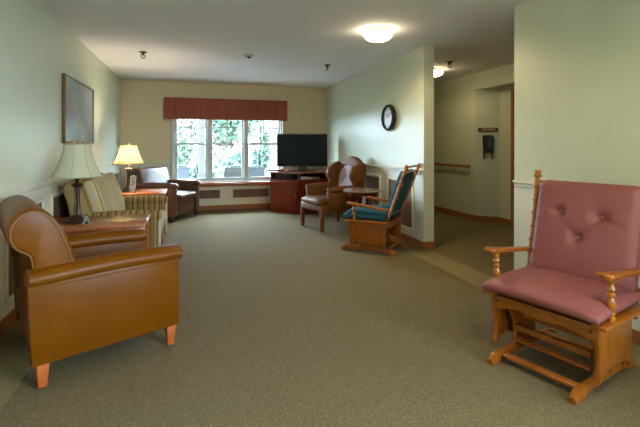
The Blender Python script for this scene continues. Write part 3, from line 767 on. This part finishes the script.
    # after this: local x -> up, local z -> front
    Mb = Matrix.Translation((-.215-backrake*.5+back_off, 0, .43+L/2)) @ Matrix(((-math.sin(ang), 0, math.cos(ang), 0), (0, 1, 0, 0), (math.cos(ang), 0, math.sin(ang), 0), (0, 0, 0, 1)))
    bc = MB().cushion((0, 0, 0), (L, hw*2-.005+2*py, back_thick), .045, .018, n=44 if tuft else 14, fn=bfn, M=Mb, crown_bottom=.004).build('back_cushion', mc, t, sharp=70)
    for (bx, by) in buttons:
        MB().lathe([(.013, -.006), (.013, .0), (.009, .004), (.001, .005)], seg=14, M=Mb @ Matrix.Translation((bx, by, back_thick/2-.018+.0))).build('button', mc, bc)
    return t
glider('oak glider rocker with mauve tufted cushions at the right', (2.03, 1.93, 0), 197, M_mauve, True, backrake=.17, Hb=1.05)
glider('oak glider rocker with blue cushions by the wall below the clock', (2.15, 4.745, 0), 135, M_blue, False, backrake=.24, Hb=1.0, back_thick=.06, az=(.59, .53), py=-.093, skr=-.235, back_off=.012, st=(.428, .105))

# side table between wing chair and blue glider
st = thing('round_side_table', 'small round brown side table between wing chair and blue glider', 'side table', (2.29, 5.50, 0))
MB().lathe([(.262, .607), (.270, .614), (.270, .625), (.262, .632), (.001, .632)], seg=40).build('table_top', M_tabletopgrey, st)
MB().lathe([(.20, .56), (.20, .607), (.001, .607)], seg=32).build('apron', M_cab, st)
for k in range(4):
    a = R(45+90*k)
    MB().tube([(.17*math.cos(a), .17*math.sin(a), .58), (.165*math.cos(a), .165*math.sin(a), .3), (.19*math.cos(a), .19*math.sin(a), .002)], [.02, .017, .013], 10).build('leg', M_cab, st)
MB().lathe([(.15, .20), (.155, .205), (.155, .215), (.001, .216)], seg=28).build('shelf', M_cab, st)

# ------------------------------------------------------------------ television cabinet in the corner
Lp, Mp, Rp = Vector((1.43, 7.88)), Vector((1.86, 7.41)), Vector((2.48, 7.63))
B1, B2, B3 = Vector((2.60, 8.0)), Vector((2.60, 8.36)), Vector((1.56, 8.36))
cab = thing('tv_cabinet', 'dark cherry corner cabinet carrying the television', 'cabinet', (1.43, 7.88, 0))
def loc2(p): return (p.x-1.43, p.y-7.88)
poly = [loc2(p) for p in (Lp, Mp, Rp, B1, B2, B3)]
cen = Vector((sum(p[0] for p in poly)/6, sum(p[1] for p in poly)/6))
def scaled(k): return [tuple(cen+(Vector(p)-cen)*k) for p in poly]
MB().prism(scaled(.985), 'z', .002, .05).build('plinth', M_cab, cab)
MB().prism(poly, 'z', .05, .615, .004, 1).build('body', M_cab, cab)
MB().prism(scaled(1.03), 'z', .730, .757, .006, 2).build('cabinet_top', M_cabtop, cab)
bay = MB()
def wallseg(a, b, t, z0, z1):
    a = Vector(a); b = Vector(b); d = b-a; c = (a+b)/2
    bay.box((c.x, c.y, (z0+z1)/2), (d.length, t, z1-z0), rz=math.atan2(d.y, d.x))
q = scaled(.97)
wallseg(q[2], q[3], .02, .615, .73); wallseg(q[3], q[4], .02, .615, .73); wallseg(q[4], q[5], .02, .615, .73); wallseg(q[5], q[0], .02, .615, .73)
inner = cen
wallseg(q[1], (cen.x+.02, cen.y+.1), .022, .615, .73)
for k in (0, 1, 2): bay.box((q[k][0], q[k][1], .6725), (.03, .03, .115))
bay.build('shelf_bay', M_cab, cab)
def face_panel(name, a, b, s0, s1, z0, z1, out, th, m, par, bev=.006):
    a = Vector(a); b = Vector(b); d = (b-a); L = d.length; d.normalize(); nrm = Vector((d.y, -d.x))
    c = a+d*((s0+s1)/2*L)+nrm*(out+th/2)
    o = MB().box((c.x, c.y, (z0+z1)/2), ((s1-s0)*L, th, z1-z0), bev, 1, rz=math.atan2(d.y, d.x)).build(name, m, par); return o
for (a, b) in ((poly[0], poly[1]), (poly[1], poly[2])):
    dd = face_panel('door', a, b, .06, .94, .08, .585, 0, .018, M_cab, cab)
    face_panel('door_panel', a, b, .20, .80, .16, .50, .018, .008, M_cab, dd)
    face_panel('knob', a, b, .86, .89, .34, .365, .018, .02, M_brass, dd, .004)
# components in the shelf bays
vA = (Vector(poly[1])-Vector(poly[0])).normalized(); angA = math.atan2(vA.y, vA.x)
vB = (Vector(poly[2])-Vector(poly[1])).normalized(); angB = math.atan2(vB.y, vB.x)
nA = Vector((-vA.y, vA.x)); nB = Vector((-vB.y, vB.x))
pA = (Lp+Mp)/2 + nA*.17
vp = thing('video_player', 'black video player in the left shelf of the cherry cabinet', 'video player', (pA.x, pA.y, .617), math.degrees(angA))
MB().b2((-.24, -.13, 0), (.16, .04, .095), .004, 1).build('case', M_black, vp)
MB().b2((-.22, -.134, .052), (-.02, -.129, .080)).build('tape_slot', mat('slot_grey', (.03, .03, .035), .25), vp)
MB().b2((.03, -.134, .04), (.14, -.129, .07)).build('display', M_screen, vp)
for i, (s, wd, hh_, mm, nm, lb) in enumerate(((.24, .10, .055, M_white, 'tissue_box', 'white low box, left item in the right shelf of the cabinet'),
                                  (.44, .05, .045, mat('cream_plastic', (.5, .45, .36), .5), 'cassette_stack', 'small cream cassette stack beside the white box in the cabinet shelf'),
                                  (.66, .09, .040, mat('grey_plastic', (.25, .25, .27), .5), 'remote_box', 'small grey box at the right of the cabinet shelf'))):
    p = Mp + vB*(.66*s) + nB*.10
    t = thing(nm, lb, 'box', (p.x, p.y, .617), math.degrees(angB))
    MB().b2((-wd/2-.02, -.05, 0), (wd/2+.02, .06, hh_), .006, 2).build('case', mm, t)
    MB().b2((-wd/2-.012, -.052, hh_*.35), (wd/2-.01, -.049, hh_*.6)).build('marking', M_ink, t)
# flat black disc player on the cabinet top
dv = thing('cable_box', 'thin black box on the cabinet top left of the television stand', 'media box', (1.56, 7.98, .758), -40)
MB().b2((-.14, -.09, 0), (.14, .09, .028), .004, 1).build('case', M_black, dv)
MB().b2((-.10, -.0925, .008), (.02, -.0895, .018)).build('display', M_screen, dv)

tv = thing('television', 'black flat screen television on the corner cabinet', 'television', (2.03, 7.83, .758), -15.0)
MB().prism([(-.27, -.10), (.27, -.10), (.24, .10), (-.24, .10)], 'z', 0, .018, .006, 2).build('stand_base', M_black, tv)
MB().b2((-.09, -.01, .015), (.09, .03, .12), .006, 1).build('stand_neck', M_black, tv)
bz = MB(); w2, z0, z1 = .475, .085, .700
for lo, hi in (((-w2, -.02, z0), (-w2+.028, .03, z1)), ((w2-.028, -.02, z0), (w2, .03, z1)), ((-w2+.028, -.02, z0), (w2-.028, .03, z0+.045)), ((-w2+.028, -.02, z1-.028), (w2-.028, .03, z1))):
    bz.b2(lo, hi, .004, 1)
bz.b2((-w2+.02, .0, z0+.02), (w2-.02, .05, z1-.02), .008, 1).build('bezel', mat('gloss_black', (.006, .007, .009), .2, spec=.2), tv)
MB().b2((-w2+.026, -.012, z0+.043), (w2-.026, .001, z1-.026)).build('screen', M_screen, tv)

# ------------------------------------------------------------------ outside
M_lawn = mat('lawn', (.05, .09, .05), .9, var=.3, vscale=3)
M_conc = mat('patio_concrete', (.36, .36, .38), .8, var=.08, vscale=4)
struct('ground', MB().b2((-30, -30, -.55), (40, 60, -.35)), M_lawn, 'lawn outside')
struct('patio', MB().b2((-2.2, 8.62, -.35), (2.70, 12.4, -.12)), M_conc, 'concrete patio outside the window')
def leafy(name, m, par, blobs, n, size, seed):
    rnd = random.Random(seed); b = bmesh.new()
    for i in range(n):
        c, r = blobs[rnd.randrange(len(blobs))]
        d = Vector((rnd.gauss(0, 1), rnd.gauss(0, 1), rnd.gauss(0, 1))).normalized()
        p = Vector(c)+Vector((d.x*r[0], d.y*r[1], d.z*r[2]))*(rnd.random()**.4)
        s_ = size*(.6+.8*rnd.random()); u = Vector((rnd.gauss(0, 1), rnd.gauss(0, 1), rnd.gauss(0, 1))).normalized()
        v_ = u.orthogonal().normalized(); w_ = u.cross(v_)
        b.faces.new([b.verts.new(p+v_*s_), b.verts.new(p+w_*s_*.5), b.verts.new(p-v_*s_), b.verts.new(p-w_*s_*.5)])
    me = bpy.data.meshes.new(name); b.to_mesh(me); b.free(); me.materials.append(m)
    o = bpy.data.objects.new(name, me); COL.objects.link(o); o.parent = par; return o
def leafmat(name, c1, c2):
    m = mat(name, c1, .6, col2=c2, vscale=1.5)
    return m
LM = [leafmat('leaf_green', (.025, .060, .042), (.065, .125, .080)), leafmat('leaf_bluegreen', (.025, .060, .050), (.062, .12, .095)), leafmat('leaf_pale', (.03, .06, .04), (.09, .15, .09))]
M_bark = mat('bark', (.12, .09, .07), .9, var=.3, vscale=8)
def tree(label, x, y, h, rad, seed, lm, n=2600):
    t = thing('garden_tree', label, 'tree', (x, y, -.35), 0); rnd = random.Random(seed)
    tr = MB().tube(spline([(0, 0, 0), (.08, .05, h*.35), (-.05, 0, h*.8)], 5), [.13-.10*k/10 for k in range(11)], 10)
    for k in range(5):
        a = rnd.random()*6.28; z = h*(.3+.1*k)
        tr.tube([(0, 0, z), (math.cos(a)*rad*.4, math.sin(a)*rad*.4, z+h*.12), (math.cos(a)*rad*.7, math.sin(a)*rad*.7, z+h*.2)], [.05, .03, .012], 6)
    tr.build('trunk', M_bark, t)
    bl = [((rnd.uniform(-.6, .6)*rad, rnd.uniform(-.6, .6)*rad, h*(.22+.6*rnd.random())), (rad*.5, rad*.5, rad*.42)) for k in range(9)]
    leafy('foliage', lm, t, bl, n, .11, seed+1); return t
tree('bushy green tree seen through the middle window unit', 1.35, 16.6, 3.6, 1.15, 3, LM[0])
tree('loose pale tree seen through the left window unit', -.75, 18.6, 3.5, 1.3, 9, LM[2], 1700)
tree('distant blue green tree behind the porch post', 1.0, 23.5, 4.6, 2.2, 11, LM[1], 2600)
tree('distant pale tree filling the left window unit background', -3.0, 26.0, 5.0, 2.3, 12, LM[2], 2200)
def shrub(label, x, y, h, rad, seed, lm, n=1400):
    t = thing('garden_shrub', label, 'shrub', (x, y, -.35)); rnd = random.Random(seed)
    st_ = MB()
    for k in range(5):
        a = k*1.26; st_.tube([(0, 0, 0), (math.cos(a)*rad*.5, math.sin(a)*rad*.4, h*.7)], [.02, .008], 5)
    st_.build('stem', M_bark, t)
    leafy('foliage', lm, t, [((rnd.uniform(-.5, .5)*rad, rnd.uniform(-.4, .4)*rad, h*(.3+.45*rnd.random())), (rad*.5, rad*.45, h*.28)) for k in range(6)], n, .075, seed)
shrub('pale green shrub beyond the patio at the left window unit', -.9, 13.8, 1.45, .60, 21, LM[2])
shrub('mid green shrub beyond the patio behind the porch post', .35, 14.3, 1.5, .55, 22, LM[0])
shrub('dense shrub beyond the patio at the middle window unit', 1.35, 13.6, 1.55, .40, 23, LM[1])
shrub('tall narrow shrub beside the white sided house', 2.12, 13.5, 2.5, .33, 24, LM[0])
# porch post
pp = thing('porch_post', 'square pale lavender porch post outside the left window unit', 'post', (.26, 10.5, -.12))
MB().b2((-.085, -.085, .0), (.085, .085, .12), .01, 1).build('post_base', mat('lavender_paint', (.062, .066, .11), .5), pp)
MB().b2((-.075, -.075, .12), (.075, .075, 2.7), .008, 1).build('post_shaft', MATS['lavender_paint'], pp)
# neighbouring house with lap siding
hs = thing('neighbour_house', 'white house with lap siding seen through the right window unit', 'house', (2.92, 15.6, -.35), 0)
sid = MB()
for k in range(24):
    z = .1+k*.14
    sid.prism([(0, z), (-.03, z), (-.012, z+.145), (0, z+.145)], 'x', -.35, 6.0, M=None)
sid.b2((-.35, 0, 0), (6.0, 4.0, 3.46)).build('siding', mat('white_siding', (.12, .12, .115), .6), hs)
MB().b2((-.39, -.05, 0), (-.31, .04, 3.46)).build('corner_board', mat('trim_grey', (.10, .105, .11), .6), hs)
MB().prism([(-.5, 3.40), (2.0, 4.7), (4.5, 3.40)], 'x', -.6, 6.3).build('roof', mat('roof_shingle', (.12, .12, .13), .9), hs)
# patio furniture
def patio_chair(label, loc, yaw):
    t = thing('patio_chair', label, 'patio chair', loc, yaw, 'patio chairs outside the window')
    m = mat('patio_frame', (.010, .014, .022), .4); ms = mat('patio_sling', (.022, .030, .040), .7)
    for sy in (1, -1):
        MB().tube(spline([(.26, sy*.26, .002), (.24, sy*.26, .60), (.18, sy*.26, .62), (-.22, sy*.26, .60)], 4), .013, 8).build('leg', m, t)
        MB().tube([(-.30, sy*.25, .002), (-.20, sy*.25, .40), (-.32, sy*.25, 1.0)], .013, 8).build('leg', m, t)
    MB().tube(spline([(-.32, -.25, 1.0), (-.34, -.15, 1.045), (-.345, 0, 1.055), (-.34, .15, 1.045), (-.32, .25, 1.0)], 4), .013, 8).build('back_frame', m, t)
    MB().box((-.26, 0, .72), (.012, .47, .58), .003, 1, ry=R(-11)).build('backrest', ms, t)
    MB().b2((-.20, -.24, .40), (.24, .24, .415), .004, 1).build('seat', ms, t)
    return t
pc1 = patio_chair('grey patio chair outside the left window unit', (-.20, 10.9, -.12), 75)
pc1.scale = (1, 1, .84)
dup(pc1, (.95, 10.35, -.12), 100, 'grey patio chair outside the middle window unit')
dup(pc1, (1.62, 10.5, -.12), 60, 'grey patio chair outside the right window unit, left of two')
dup(pc1, (2.15, 10.15, -.12), 150, 'grey patio chair outside the right window unit, rightmost')
pt = thing('patio_table', 'low patio table outside the middle window unit', 'patio table', (.72, 11.3, -.12))
MB().lathe([(.44, .70), (.45, .705), (.45, .725), (.001, .725)], seg=32).build('table_top', mat('patio_table_grey', (.10, .11, .12), .5), pt)
for k in range(4):
    a = R(45+90*k); MB().tube([(.3*math.cos(a), .3*math.sin(a), .70), (.38*math.cos(a), .38*math.sin(a), .002)], .014, 8).build('leg', MATS['patio_frame'], pt)
